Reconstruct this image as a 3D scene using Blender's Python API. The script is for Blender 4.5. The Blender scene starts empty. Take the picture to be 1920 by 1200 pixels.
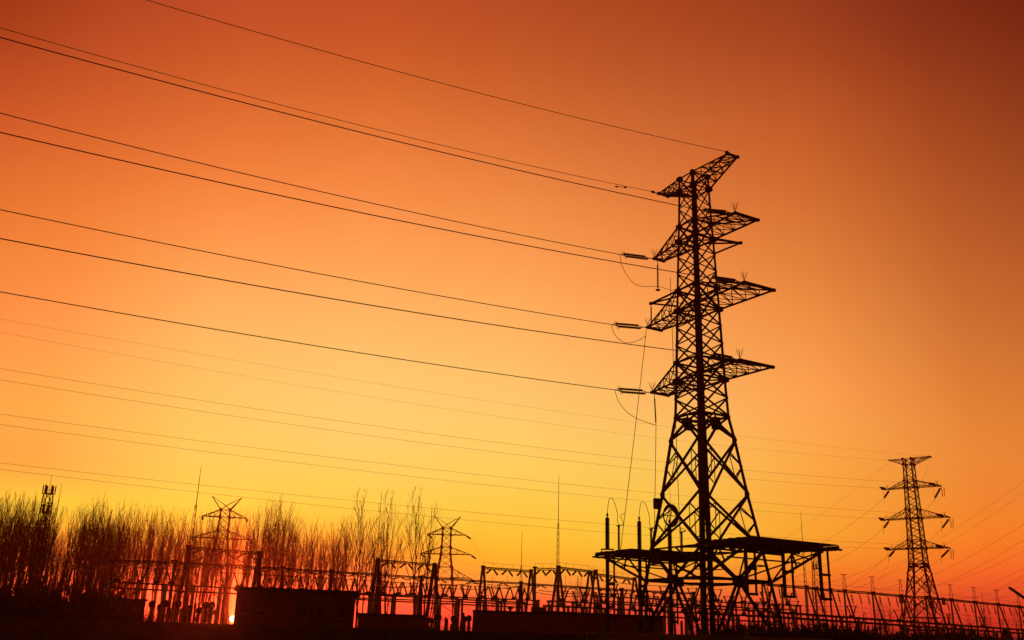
import bpy, bmesh, math, random
import numpy as np
from mathutils import Vector, Matrix
R = math.radians
random.seed(11)
rng = random.Random(5)
scene = bpy.context.scene
COL = scene.collection

# ------------------------------------------------------------------ camera
EYE = 1.6
F_PX, PITCH, ROLL = 1822.46, R(18.44), R(1.715)
_c, _s = math.cos(PITCH), math.sin(PITCH)
_fw = np.array([0, _c, _s]); _u0 = np.array([0, -_s, _c]); _r0 = np.array([1.0, 0, 0])
_rt = math.cos(ROLL)*_r0 + math.sin(ROLL)*_u0
_up = -math.sin(ROLL)*_r0 + math.cos(ROLL)*_u0
cd = bpy.data.cameras.new('camera'); cam = bpy.data.objects.new('camera', cd); COL.objects.link(cam)
cd.sensor_width = 36; cd.lens = F_PX/1920*36; cd.clip_start = .1; cd.clip_end = 20000
M = Matrix.Identity(4)
for i in range(3):
    M[i][0] = _rt[i]; M[i][1] = _up[i]; M[i][2] = -_fw[i]
M[0][3], M[1][3], M[2][3] = 0, 0, EYE
cam.matrix_world = M
scene.camera = cam

def ray(px, py):                      # viewing direction of a point measured in the photograph
    return _rt*(px-960)/F_PX + _up*(600-py)/F_PX + _fw
def at_depth(px, py, Y):
    v = ray(px, py); v = v/v[1]*Y; return Vector((v[0], v[1], v[2]+EYE))
def at_height(px, py, z):
    v = ray(px, py); v = v*(z-EYE)/v[2]; return Vector((v[0], v[1], z))
def on_plane(P0, d, px, py):          # point of the vertical plane through P0 along d
    v = ray(px, py); A = np.array([[d[0], -v[0]], [d[1], -v[1]]]); s, t = np.linalg.solve(A, [-P0[0], -P0[1]])
    return Vector((P0[0]+s*d[0], P0[1]+s*d[1], EYE+t*v[2]))
def azel(px, py):
    v = ray(px, py); v = v/np.linalg.norm(v); return math.degrees(math.atan2(v[0], v[1])), math.degrees(math.asin(v[2]))

# ------------------------------------------------------------------ sky and sun
SUN_AZ, SUN_EL = -14.83, 0.887
def s2l(c): c = c/255; return c/12.92 if c <= .04045 else ((c+.055)/1.055)**2.4
SKX = [0, 320, 640, 960, 1280, 1600, 1920]
SKY = {0: [(141,45,9),(188,74,40),(191,73,37),(177,71,34),(162,63,25),(139,53,28),(105,27,12)],
 200: [(205,80,42),(217,103,45),(222,113,45),(210,104,46),(194,96,48),(190,83,36),(129,52,24)],
 400: [(229,121,43),(262,141,65),(262,150,78),(248,144,72),(231,127,60),(209,110,46),(165,74,36)],
 600: [(262,139,69),(256,185,100),(255,188,105),(262,182,99),(260,164,83),(235,143,67),(189,98,42)],
 800: [(255,177,72),(255,207,99),(255,222,126),(261,211,118),(261,193,106),(262,165,83),(220,127,48)],
 900: [(255,145,67),(255,208,88),(255,193,86),(255,215,88),(262,212,89),(262,165,58),(242,138,55)],
 960: [(261,240,56),(261,260,64),(261,251,75),(255,208,74),(255,194,70),(262,164,55),(229,122,48)],
 1000: [(258,155,48),(258,153,48),(259,191,54),(255,205,57),(262,220,66),(262,176,52),(255,131,35)],
 1040: [(240,104,33),(240,102,33),(242,128,33),(246,182,29),(247,166,31),(262,126,44),(257,105,33)],
 1080: [(262,139,68),(262,137,68),(262,155,72),(262,209,68),(262,195,66),(262,142,31),(262,112,51)],
 1120: [(232,50,46),(232,46,48),(240,66,56),(245,92,60),(248,90,54),(246,88,46),(236,78,42)],
 1160: [(215,36,44),(222,34,46),(230,52,60),(236,68,62),(240,70,60),(236,66,50),(224,58,42)],
 1200: [(185,24,36),(200,24,38),(210,40,50),(220,52,54),(226,56,54),(224,52,46),(208,48,40)],
 1240: [(130,16,26),(150,16,26),(160,26,34),(170,34,36),(176,36,36),(172,34,30),(160,32,28)]}
def sky_at(px, py):
    ys = sorted(SKY); py = min(max(py, ys[0]), ys[-1]); px = min(max(px, 0), 1920)
    j = max(i for i in range(len(ys)-1) if ys[i] <= py) if py > ys[0] else 0
    i = min(int(px//320), 5); u = px/320-i; v = (py-ys[j])/(ys[j+1]-ys[j])
    o = []
    for k in range(3):
        a = SKY[ys[j]]; b = SKY[ys[j+1]]
        o.append(s2l((a[i][k]*(1-u)+a[i+1][k]*u)*(1-v)+(b[i][k]*(1-u)+b[i+1][k]*u)*v))
    return o
def project(P):
    v = np.array(P); d = v@_fw; return 960+F_PX*(v@_rt)/d, 600-F_PX*(v@_up)/d
w = bpy.data.worlds.new('World'); scene.world = w; w.use_nodes = True
nt = w.node_tree; N = nt.nodes; L = nt.links; N.clear()
def nd(t, **k):
    n = N.new(t)
    for a, b in k.items(): setattr(n, a, b)
    return n
def math_(op, a, b=None, c=None, clamp=False):
    n = nd('ShaderNodeMath', operation=op, use_clamp=clamp)
    for i, v in enumerate((a, b, c)):
        if v is None: continue
        if isinstance(v, (int, float)): n.inputs[i].default_value = v
        else: L.new(v, n.inputs[i])
    return n.outputs[0]
def smooth(x, a, b, c=0., d=1.):
    n = nd('ShaderNodeMapRange', interpolation_type='SMOOTHSTEP'); L.new(x, n.inputs[0])
    for i, v in enumerate((a, b, c, d)): n.inputs[i+1].default_value = v
    return n.outputs[0]
def linear(x, a, b, c=0., d=1.):
    n = nd('ShaderNodeMapRange', interpolation_type='LINEAR'); L.new(x, n.inputs[0])
    for i, v in enumerate((a, b, c, d)): n.inputs[i+1].default_value = v
    return n.outputs[0]
tc = nd('ShaderNodeTexCoord'); sx = nd('ShaderNodeSeparateXYZ')
nrm = nd('ShaderNodeVectorMath', operation='NORMALIZE'); L.new(tc.outputs['Generated'], nrm.inputs[0]); L.new(nrm.outputs[0], sx.inputs[0])
el = math_('MULTIPLY', math_('ARCSINE', sx.outputs[2]), 180/math.pi)
az = math_('MULTIPLY', math_('ARCTAN2', sx.outputs[0], sx.outputs[1]), 180/math.pi)
elf = linear(el, -2., 38.)
AZ = [-34, -26, -18, -9, 0, 9, 18, 26, 34]
ELS = [-2, -.6, .3, 1.2, 2.2, 3.3, 4.5, 6, 8, 10.5, 13.5, 17, 21, 25.5, 30, 34, 38]
cols = []
for a in AZ:
    r = nd('ShaderNodeValToRGB'); r.color_ramp.interpolation = 'B_SPLINE'
    e = r.color_ramp.elements
    for i, ev in enumerate(ELS):
        ca, ce = R(a), R(ev)
        px, py = project((math.sin(ca)*math.cos(ce), math.cos(ca)*math.cos(ce), math.sin(ce)))
        c = sky_at(px, py)
        if i < 2: el_ = e[i]; el_.position = (ev+2)/40
        else: el_ = e.new((ev+2)/40)
        el_.color = (*c, 1)
    L.new(elf, r.inputs[0]); cols.append(r.outputs[0])
def mix(f, a, b, blend='MIX'):
    n = nd('ShaderNodeMix', data_type='RGBA', blend_type=blend)
    if isinstance(f, (int, float)): n.inputs[0].default_value = f
    else: L.new(f, n.inputs[0])
    for v, s in ((a, n.inputs[6]), (b, n.inputs[7])):
        if isinstance(v, tuple): s.default_value = v
        else: L.new(v, s)
    return n.outputs[2]
sky = cols[0]
for i in range(1, len(AZ)):
    sky = mix(linear(az, AZ[i-1], AZ[i]), sky, cols[i])
# away from the sunset the dusk sky falls off to a dim brown red
fade = math_('MULTIPLY', smooth(math_('ABSOLUTE', az), 32, 100, 1, .2), smooth(el, 34, 75, 1, .4))
sky = mix(1., sky, nd('ShaderNodeCombineColor').outputs[0], 'MULTIPLY')
cc = N[-1] if False else [n for n in N if n.bl_idname == 'ShaderNodeCombineColor'][0]
for i in range(3): L.new(fade, cc.inputs[i])
# the low sun and the glow round it
da = math_('SUBTRACT', az, SUN_AZ); de = math_('SUBTRACT', el, SUN_EL)
def gauss(sa, se):
    q = math_('ADD', math_('POWER', math_('ABSOLUTE', math_('DIVIDE', da, sa)), 2.), math_('POWER', math_('ABSOLUTE', math_('DIVIDE', de, se)), 2.))
    return math_('EXPONENT', math_('MULTIPLY', q, -1.))
rr = math_('SQRT', math_('ADD', math_('MULTIPLY', da, da), math_('MULTIPLY', de, de)))
disc = smooth(rr, .13, .20, 1, 0)
def scaled(f, c):
    return mix(f, (0, 0, 0, 1), (*c, 1))
def add(a, b): return mix(1., a, b, 'ADD')
sky = add(sky, scaled(disc, (9., 6.5, 2.6)))
sky = add(sky, scaled(gauss(.36, .6), (.7, .22, .02)))
sky = add(sky, scaled(gauss(.2, 1.9), (.4, .22, .02)))
sky = add(sky, scaled(gauss(6., 1.8), (.28, .0, .012)))
bg = nd('ShaderNodeBackground'); L.new(sky, bg.inputs[0]); bg.inputs[1].default_value = 1.0
wo = nd('ShaderNodeOutputWorld'); L.new(bg.outputs[0], wo.inputs[0])
sl = bpy.data.lights.new('sun', 'SUN'); sl.energy = 1.7; sl.angle = R(.5); sl.color = (1, .36, .10)
so = bpy.data.objects.new('sun', sl); COL.objects.link(so)
sd = Vector((math.sin(R(SUN_AZ))*math.cos(R(SUN_EL)), math.cos(R(SUN_AZ))*math.cos(R(SUN_EL)), math.sin(R(SUN_EL))))
so.rotation_euler = sd.to_track_quat('Z', 'Y').to_euler()
scene.view_settings.view_transform = 'Standard'; scene.view_settings.look = 'None'
scene.view_settings.exposure = 0; scene.view_settings.gamma = 1

# ------------------------------------------------------------------ materials
def material(name, c1, c2, scale=4., rough=.8, metal=0., bump=0., detail=6., stretch=(1, 1, 1), spec=.4):
    m = bpy.data.materials.new(name); m.use_nodes = True
    t = m.node_tree; b = t.nodes['Principled BSDF']
    tcn = t.nodes.new('ShaderNodeTexCoord'); mp = t.nodes.new('ShaderNodeMapping'); mp.inputs[3].default_value = stretch
    nz = t.nodes.new('ShaderNodeTexNoise'); nz.inputs['Scale'].default_value = scale; nz.inputs['Detail'].default_value = detail
    rp = t.nodes.new('ShaderNodeValToRGB'); rp.color_ramp.elements[0].position = .35; rp.color_ramp.elements[1].position = .68
    rp.color_ramp.elements[0].color = (*c1, 1); rp.color_ramp.elements[1].color = (*c2, 1)
    t.links.new(tcn.outputs['Object'], mp.inputs[0]); t.links.new(mp.outputs[0], nz.inputs['Vector'])
    t.links.new(nz.outputs['Fac'], rp.inputs[0]); t.links.new(rp.outputs[0], b.inputs['Base Color'])
    b.inputs['Roughness'].default_value = rough; b.inputs['Metallic'].default_value = metal; b.inputs['Specular IOR Level'].default_value = spec
    if bump:
        bp = t.nodes.new('ShaderNodeBump'); bp.inputs['Strength'].default_value = bump
        t.links.new(nz.outputs['Fac'], bp.inputs['Height']); t.links.new(bp.outputs[0], b.inputs['Normal'])
    return m
STEEL = material('weathered_steel', (.02, .017, .015), (.036, .026, .021), 3., .9, spec=.15)
WIRE = material('aluminium_wire', (.05, .05, .05), (.08, .075, .07), 2., .6)
PORC = material('brown_porcelain', (.02, .01, .007), (.035, .016, .01), 5., .5, spec=.25)
CONC = material('pole_concrete', (.26, .22, .17), (.38, .33, .26), 1.2, .9, bump=.2)
BRICK = material('red_brick_wall', (.16, .05, .035), (.24, .085, .055), 2.5, .9, bump=.3)
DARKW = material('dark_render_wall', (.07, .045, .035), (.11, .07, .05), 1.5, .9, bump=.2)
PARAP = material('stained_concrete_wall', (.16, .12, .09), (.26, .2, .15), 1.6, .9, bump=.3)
ROOF = material('roof_felt', (.03, .028, .026), (.05, .045, .04), 2., .9)
BARK = material('bare_bark', (.07, .026, .014), (.11, .045, .025), 3., .9, stretch=(1, 1, .2))
SOIL = material('dry_soil_and_grass', (.03, .024, .014), (.07, .055, .03), .25, 1., bump=.4)
LEAF = material('dull_shrub_twigs', (.03, .026, .014), (.05, .04, .02), 3., .9)
GLASS = material('dark_window_glass', (.01, .01, .012), (.015, .015, .018), 1., .08)

# ------------------------------------------------------------------ mesh helpers
class MB:
    def __init__(s): s.v = []; s.f = []
    def bar(s, p, q, a=.1, b=None):
        p = Vector(p); q = Vector(q); d = q-p
        if d.length < 1e-6: return s
        d.normalize(); u = d.cross(Vector((0, 0, 1)))
        if u.length < .05: u = d.cross(Vector((1, 0, 0)))
        u.normalize(); v = d.cross(u); b = b or a
        n = len(s.v)
        for c in (p, q):
            for i, j in ((-1, -1), (1, -1), (1, 1), (-1, 1)): s.v.append(c+u*(a/2*i)+v*(b/2*j))
        s.f += [(n, n+1, n+5, n+4), (n+1, n+2, n+6, n+5), (n+2, n+3, n+7, n+6), (n+3, n, n+4, n+7), (n+3, n+2, n+1, n), (n+4, n+5, n+6, n+7)]
        return s
    def plate(s, p, q, n1, t, wid):           # flat strip from p to q, wide along n1
        p = Vector(p); q = Vector(q); d = (q-p).normalized(); u = Vector(n1); u = (u-d*u.dot(d)).normalized(); v = d.cross(u)
        n = len(s.v)
        for c in (p, q):
            for i, j in ((0, -1), (1, -1), (1, 1), (0, 1)): s.v.append(c+u*(wid*i)+v*(t/2*j))
        s.f += [(n, n+1, n+5, n+4), (n+1, n+2, n+6, n+5), (n+2, n+3, n+7, n+6), (n+3, n, n+4, n+7), (n+3, n+2, n+1, n), (n+4, n+5, n+6, n+7)]
        return s
    def box(s, c, size, rz=0.):
        c = Vector(c); n = len(s.v); m = Matrix.Rotation(rz, 3, 'Z')
        for k in (-1, 1):
            for i, j in ((-1, -1), (1, -1), (1, 1), (-1, 1)):
                s.v.append(c+m @ Vector((size[0]/2*i, size[1]/2*j, size[2]/2*k)))
        s.f += [(n, n+1, n+5, n+4), (n+1, n+2, n+6, n+5), (n+2, n+3, n+7, n+6), (n+3, n, n+4, n+7), (n+3, n+2, n+1, n), (n+4, n+5, n+6, n+7)]
        return s
    def tube(s, pts, r, k=6, r1=None):
        pts = [Vector(p) for p in pts]; m = len(pts); n0 = len(s.v); u = None
        for i, p in enumerate(pts):
            d = (pts[min(i+1, m-1)]-pts[max(i-1, 0)]).normalized()
            if u is None:
                u = d.cross(Vector((0, 0, 1)))
                if u.length < .05: u = d.cross(Vector((1, 0, 0)))
            u = (u-d*u.dot(d)).normalized(); v = d.cross(u)
            rad = r if r1 is None else r+(r1-r)*i/(m-1)
            for j in range(k):
                a = 2*math.pi*j/k; s.v.append(p+u*(rad*math.cos(a))+v*(rad*math.sin(a)))
        for i in range(m-1):
            for j in range(k):
                a = n0+i*k+j; b = n0+i*k+(j+1) % k; s.f.append((a, b, b+k, a+k))
        s.f.append(tuple(range(n0+k-1, n0-1, -1))); s.f.append(tuple(range(n0+(m-1)*k, n0+m*k)))
        return s
    def lathe(s, p, q, prof, k=8):            # prof: (t along p-q, radius)
        p = Vector(p); q = Vector(q); d = (q-p); u = d.cross(Vector((0, 0, 1)))
        if u.length < .02*d.length: u = d.cross(Vector((1, 0, 0)))
        u.normalize(); v = d.normalized().cross(u); n0 = len(s.v)
        for t, rad in prof:
            c = p+d*t
            for j in range(k):
                a = 2*math.pi*j/k; s.v.append(c+u*(rad*math.cos(a))+v*(rad*math.sin(a)))
        m = len(prof)
        for i in range(m-1):
            for j in range(k):
                a = n0+i*k+j; b = n0+i*k+(j+1) % k; s.f.append((a, b, b+k, a+k))
        s.f.append(tuple(range(n0+k-1, n0-1, -1))); s.f.append(tuple(range(n0+(m-1)*k, n0+m*k)))
        return s
    def sheds(s, p, q, r0, r1, n, k=8):       # ribbed insulator body
        prof = []
        for i in range(n):
            t = i/n; prof += [(t, r0), (t+.25/n, r1), (t+.55/n, r1*.92), (t+.8/n, r0)]
        prof.append((1, r0)); return s.lathe(p, q, prof, k)
    def build(s, name, mat, parent=None, origin=None):
        me = bpy.data.meshes.new(name)
        o = Vector(origin) if origin is not None else Vector((0, 0, 0))
        me.from_pydata([tuple(v-o) for v in s.v], [], s.f); me.materials.append(mat); me.update()
        ob = bpy.data.objects.new(name, me); COL.objects.link(ob); ob.location = o
        if parent is not None: ob.parent = parent
        return ob
def tag(o, label=None, cat=None, group=None, kind=None):
    if label: o['label'] = label
    if cat: o['category'] = cat
    if group: o['group'] = group
    if kind: o['kind'] = kind
    return o
def empty(name, loc, label, cat, group=None, rz=0.):
    o = bpy.data.objects.new(name, None); COL.objects.link(o); o.location = loc; o.rotation_euler = (0, 0, rz); o.empty_display_size = .3
    return tag(o, label, cat, group)
def copy_tree(o, parent=None):
    c = o.copy(); COL.objects.link(c)
    if parent is not None: c.parent = parent
    for ch in list(o.children): copy_tree(ch, c)
    return c
def lerp(a, b, t): return Vector(a)*(1-t)+Vector(b)*t

# ------------------------------------------------------------------ ground
g = MB(); Sg = 1200; nG = 24
def gx(i): u = (i/nG*2-1); return Sg*abs(u)**2.2*(1 if u > 0 else -1)
for j in range(nG+1):
    for i in range(nG+1):
        x, y = gx(i), gx(j)+100
        z = 0. if math.hypot(x, y) > 30 else 0.
        g.v.append(Vector((x, y, z)))
for j in range(nG):
    for i in range(nG):
        a = j*(nG+1)+i; g.f.append((a, a+1, a+nG+2, a+nG+1))
tag(g.build('ground', SOIL), 'dark bare ground of the substation field at dusk', 'ground', kind='structure')

# ------------------------------------------------------------------ buildings and walls
def wall_rects(x0, x1, z0, z1, holes):
    xs = sorted({x0, x1, *[h[0] for h in holes], *[h[1] for h in holes]}); zs = sorted({z0, z1, *[h[2] for h in holes], *[h[3] for h in holes]})
    for i in range(len(xs)-1):
        for j in range(len(zs)-1):
            cx, cz = (xs[i]+xs[i+1])/2, (zs[j]+zs[j+1])/2
            if not any(h[0] < cx < h[1] and h[2] < cz < h[3] for h in holes): yield xs[i], xs[i+1], zs[j], zs[j+1]
def wall_mesh(x0, x1, z0, z1, holes, y, t):
    m = MB()
    for a, b, c, d in wall_rects(x0, x1, z0, z1, holes): m.box(((a+b)/2, y+t/2, (c+d)/2), (b-a, t, d-c))
    return m
def window(parent, a, b, c, d, y, t, glass=True):
    m = MB(); f = .07; yy = y+t*.55
    m.box(((a+b)/2, yy, c+f/2), (b-a, .06, f)).box(((a+b)/2, yy, d-f/2), (b-a, .06, f))
    m.box((a+f/2, yy, (c+d)/2), (f, .06, d-c-2*f)).box((b-f/2, yy, (c+d)/2), (f, .06, d-c-2*f)).box(((a+b)/2, yy, (c+d)/2), (.05, .05, d-c-2*f))
    w_ = MB().box(((a+b)/2, y-.04, c-.04), (b-a+.16, .14, .07))
    fr = m.build('window', STEEL, parent); w_.build('sill', PARAP, fr)
    if glass: MB().box(((a+b)/2, yy+.05, (c+d)/2), (b-a-.02, .012, d-c-.02)).build('pane', GLASS, fr)
pl = at_height(445, 1100, 5.9); pr = on_plane(pl, (math.cos(R(9.5)), math.sin(R(9.5))), 668, 1103)
Wd = (pr-pl).length; ang = math.atan2(pr.y-pl.y, pr.x-pl.x)
b1 = empty('substation_building', (pl.x, pl.y, 0), 'dark flat-roofed two-storey building with small windows right of the low sun', 'building', rz=ang)
k = Wd/224
def bx(px): return (px-445)*k
wins = [(bx(457), bx(463), 3.6, 4.35)] + [(bx(a), bx(a+13), 3.45, 4.45) for a in (488, 566, 599, 640)] + [(bx(a), bx(a+13), .95, 1.9) for a in (500, 566, 599, 640)]
wall_mesh(0, Wd, 0, 5.55, wins, 0, .3).build('front_wall', DARKW, b1)
wall_mesh(0, Wd, 0, 5.55, [(bx(452), bx(468), 3.2, 4.6)], 6.7, .3).build('rear_wall', DARKW, b1)
for xx in (.15, Wd-.15): MB().box((xx, 3.5, 2.775), (.297, 6.394, 5.55)).build('side_wall', DARKW, b1)
MB().box((Wd/2, 3.5, 5.65), (Wd+.5, 7.5, .2)).box((Wd/2, -.15, 5.83), (Wd+.5, .2, .16)).build('roof', ROOF, b1)
for i, h in enumerate(wins): window(b1, *h, 0, .3, glass=i > 0)
MB().tube([(bx(560), -.08, .1), (bx(560), -.08, 5.5)], .05).build('downpipe', STEEL, b1)
# long red-brick building at the centre
pl = at_height(889, 1144, 4.1); pr = at_depth(1243, 1157, pl.y); Wd = (pr-pl).length; ang = math.atan2(pr.y-pl.y, pr.x-pl.x)
b2 = empty('control_house', (pl.x, pl.y, 0), 'long low red-brick building with flat roof left of the big pylon', 'building', rz=ang)
k2 = Wd/354
hs = [((a-889)*k2, (a-889)*k2+1.1, 1.2, 2.5) for a in (930, 978, 1026, 1074, 1150, 1200)]
wall_mesh(0, Wd, 0, 3.95, hs, 0, .3).build('front_wall', BRICK, b2)
MB().box((Wd/2, 5.85, 1.975), (Wd, .3, 3.95)).build('rear_wall', BRICK, b2)
for xx in (.15, Wd-.15): MB().box((xx, 3, 1.975), (.294, 5.39, 3.95)).build('side_wall', BRICK, b2)
MB().box((Wd/2, 3, 4.03), (Wd+.24, 6.3, .155)).build('roof', ROOF, b2)
for h in hs: window(b2, *h, 0, .3)
MB().box(((1010-889)*k2, 2, 4.32), (1.1, .8, .42)).build('roof_hatch', DARKW, b2)
MB().lathe(((957-889)*k2, 2, 4.1), ((957-889)*k2, 2, 4.5), [(0, .1), (.5, .1), (.55, .24), (.9, .2), (1, .02)]).build('roof_vent', STEEL, b2)
# lower annexe between the two
pl = at_height(672, 1150, 3.4); pr = on_plane(pl, (math.cos(R(6.5)), math.sin(R(6.5))), 796, 1153); Wd = (pr-pl).length; ang = math.atan2(pr.y-pl.y, pr.x-pl.x)
b3 = empty('low_shed', (pl.x, pl.y, 0), 'low dark shed beside the two-storey building', 'building', rz=ang)
wall_mesh(0, Wd, 0, 3.3, [(1.2, 2.2, 0, 2.1), (3.6, 4.8, 1.1, 2.2)], 0, .25).build('front_wall', BRICK, b3)
MB().box((Wd/2, 3.9, 1.65), (Wd, .25, 3.3)).build('rear_wall', BRICK, b3)
for xx in (.125, Wd-.125): MB().box((xx, 2, 1.65), (.24, 3.5, 3.3)).build('side_wall', BRICK, b3)
MB().box((Wd/2, 2, 3.37), (Wd+.2, 4.4, .13)).build('roof', ROOF, b3)
dd = MB().box((1.7, .12, 1.04), (.97, .05, 2.06)).build('door', STEEL, b3); MB().box((2.05, .07, 1.0), (.04, .06, .14)).build('handle', WIRE, dd)
window(b3, 3.6, 4.8, 1.1, 2.2, 0, .25)
# dark block at the far left among the trees
pl = at_height(163, 1119, 4.6); pr = on_plane(pl, (math.cos(R(22)), math.sin(R(22))), 274, 1122); Wd = (pr-pl).length; ang = math.atan2(pr.y-pl.y, pr.x-pl.x)
b4 = empty('switch_house', (pl.x, pl.y, 0), 'small dark square building among the bare trees at the left', 'building', rz=ang)
wall_mesh(0, Wd, 0, 4.45, [(Wd*.2, Wd*.2+1, 1.2, 2.4), (Wd*.6, Wd*.6+1, 1.2, 2.4)], 0, .3).build('front_wall', DARKW, b4)
MB().box((Wd/2, 5, 2.225), (Wd, .3, 4.45)).build('rear_wall', DARKW, b4)
for xx in (.15, Wd-.15): MB().box((xx, 2.57, 2.225), (.294, 4.5, 4.45)).build('side_wall', DARKW, b4)
MB().box((Wd/2, 2.5, 4.53), (Wd+.3, 5.6, .15)).build('roof', ROOF, b4)
window(b4, Wd*.2, Wd*.2+1, 1.2, 2.4, 0, .3); window(b4, Wd*.6, Wd*.6+1, 1.2, 2.4, 0, .3)
# boundary wall, near: plain at the left, pierced under the pylon
p0, p1 = at_height(330, 1187, 1.95), at_height(1108, 1186, 2.25)
p0 = Vector((-32, 48.5, 0)); p1 = Vector((4.0, 46.5, 0)); p2 = Vector((14.6, 46.0, 0))
def run_wall(name, a, b, h, mat, label, holes):
    Wd = (b-a).length; ang = math.atan2(b.y-a.y, b.x-a.x); e = empty(name, (a.x, a.y, 0), label, 'wall', rz=ang)
    wall_mesh(0, Wd, 0, h-.12, holes(Wd, h), 0, .24).build('wall_panel', mat, e)
    MB().box((Wd/2, .12, h-.06), (Wd, .36, .12)).build('coping', mat, e)
    n = max(2, round(Wd/4))
    for i in range(n+1): MB().box((i*Wd/n, -.05, h/2+.03), (.4, .1, h-.1)).build('pier', mat, e)
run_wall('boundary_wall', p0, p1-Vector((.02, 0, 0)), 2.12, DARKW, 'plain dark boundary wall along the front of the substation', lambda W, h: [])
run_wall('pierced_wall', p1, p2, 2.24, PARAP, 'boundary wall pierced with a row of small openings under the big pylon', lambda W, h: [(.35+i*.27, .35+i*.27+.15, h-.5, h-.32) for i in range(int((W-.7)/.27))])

# ------------------------------------------------------------------ big lattice pylons
LV = dict(A=(37.35, .84), B=(36.25, .86), C=(33.2, .94), D=(31.92, .99), F=(27.84, 1.11), G=(26.15, 1.16), H=(22.06, 1.28), I=(20.62, 1.31), J=(17.83, 1.42), K=(16.1, 1.69), L=(12.19, 2.19), P=(8.3, 2.78), M=(6.15, 3.09), Z=(0, 4.0))
ARMS = {('A', -1): (3.8, .47, .49), ('A', 1): (4.47, .48, .5), ('D', -1): (4.65, .38, .57), ('D', 1): (5.58, 1.06, 1.14),
        ('G', -1): (5.4, .6, .75), ('G', 1): (6.52, 1.4, 1.38), ('I', -1): (4.82, .72, .86), ('I', 1): (5.85, 1.52, 1.51)}
CORN = {'N': (1, -1), 'R': (1, 1), 'F': (-1, 1), 'L': (-1, -1)}
def corner(lv, c):
    if isinstance(lv, tuple): z, w_ = lv
    else: z, w_ = LV[lv]
    return Vector((CORN[c][0]*w_, CORN[c][1]*w_, z))
def wz(z):
    ks = sorted(LV.values())
    for (z0, w0), (z1, w1) in zip(ks, ks[1:]):
        if z0 <= z <= z1: return (z, w0+(w1-w0)*(z-z0)/(z1-z0))
def truss_arm(lows, ups, tips, n, wc, wb, end=None):
    """lattice bracket: two lower and two upper chords running out to a flat end"""
    m = MB()
    for i in (0, 1):
        m.bar(lows[i], tips[i], wc); m.bar(ups[i], tips[i], wc*.85)
        for k_ in range(1, n):
            a, b = k_/n, (k_+.0)/n
            m.bar(lerp(lows[i], tips[i], a), lerp(ups[i], tips[i], b), wb)
            m.bar(lerp(lows[i], tips[i], a), lerp(ups[i], tips[i], (k_-1)/n), wb)
    for k_ in range(n):
        a, b = k_/n, (k_+1)/n
        m.bar(lerp(lows[0], tips[0], a), lerp(lows[1], tips[1], b), wb); m.bar(lerp(lows[1], tips[1], a), lerp(lows[0], tips[0], b), wb)
        if k_: m.bar(lerp(lows[0], tips[0], a), lerp(lows[1], tips[1], a), wb); m.bar(lerp(ups[0], tips[0], a), lerp(ups[1], tips[1], a), wb)
        m.bar(lerp(ups[0], tips[0], a), lerp(ups[1], tips[1], b), wb)
    m.bar(tips[0], tips[1], end or wc*1.5, wc*1.6)
    for t_ in tips: m.box(t_, (.22, .26, .2))
    for i in (0, 1):
        m.box(lows[i], (.34, .34, .36)); m.box(ups[i], (.26, .26, .28))
    return m
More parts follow.
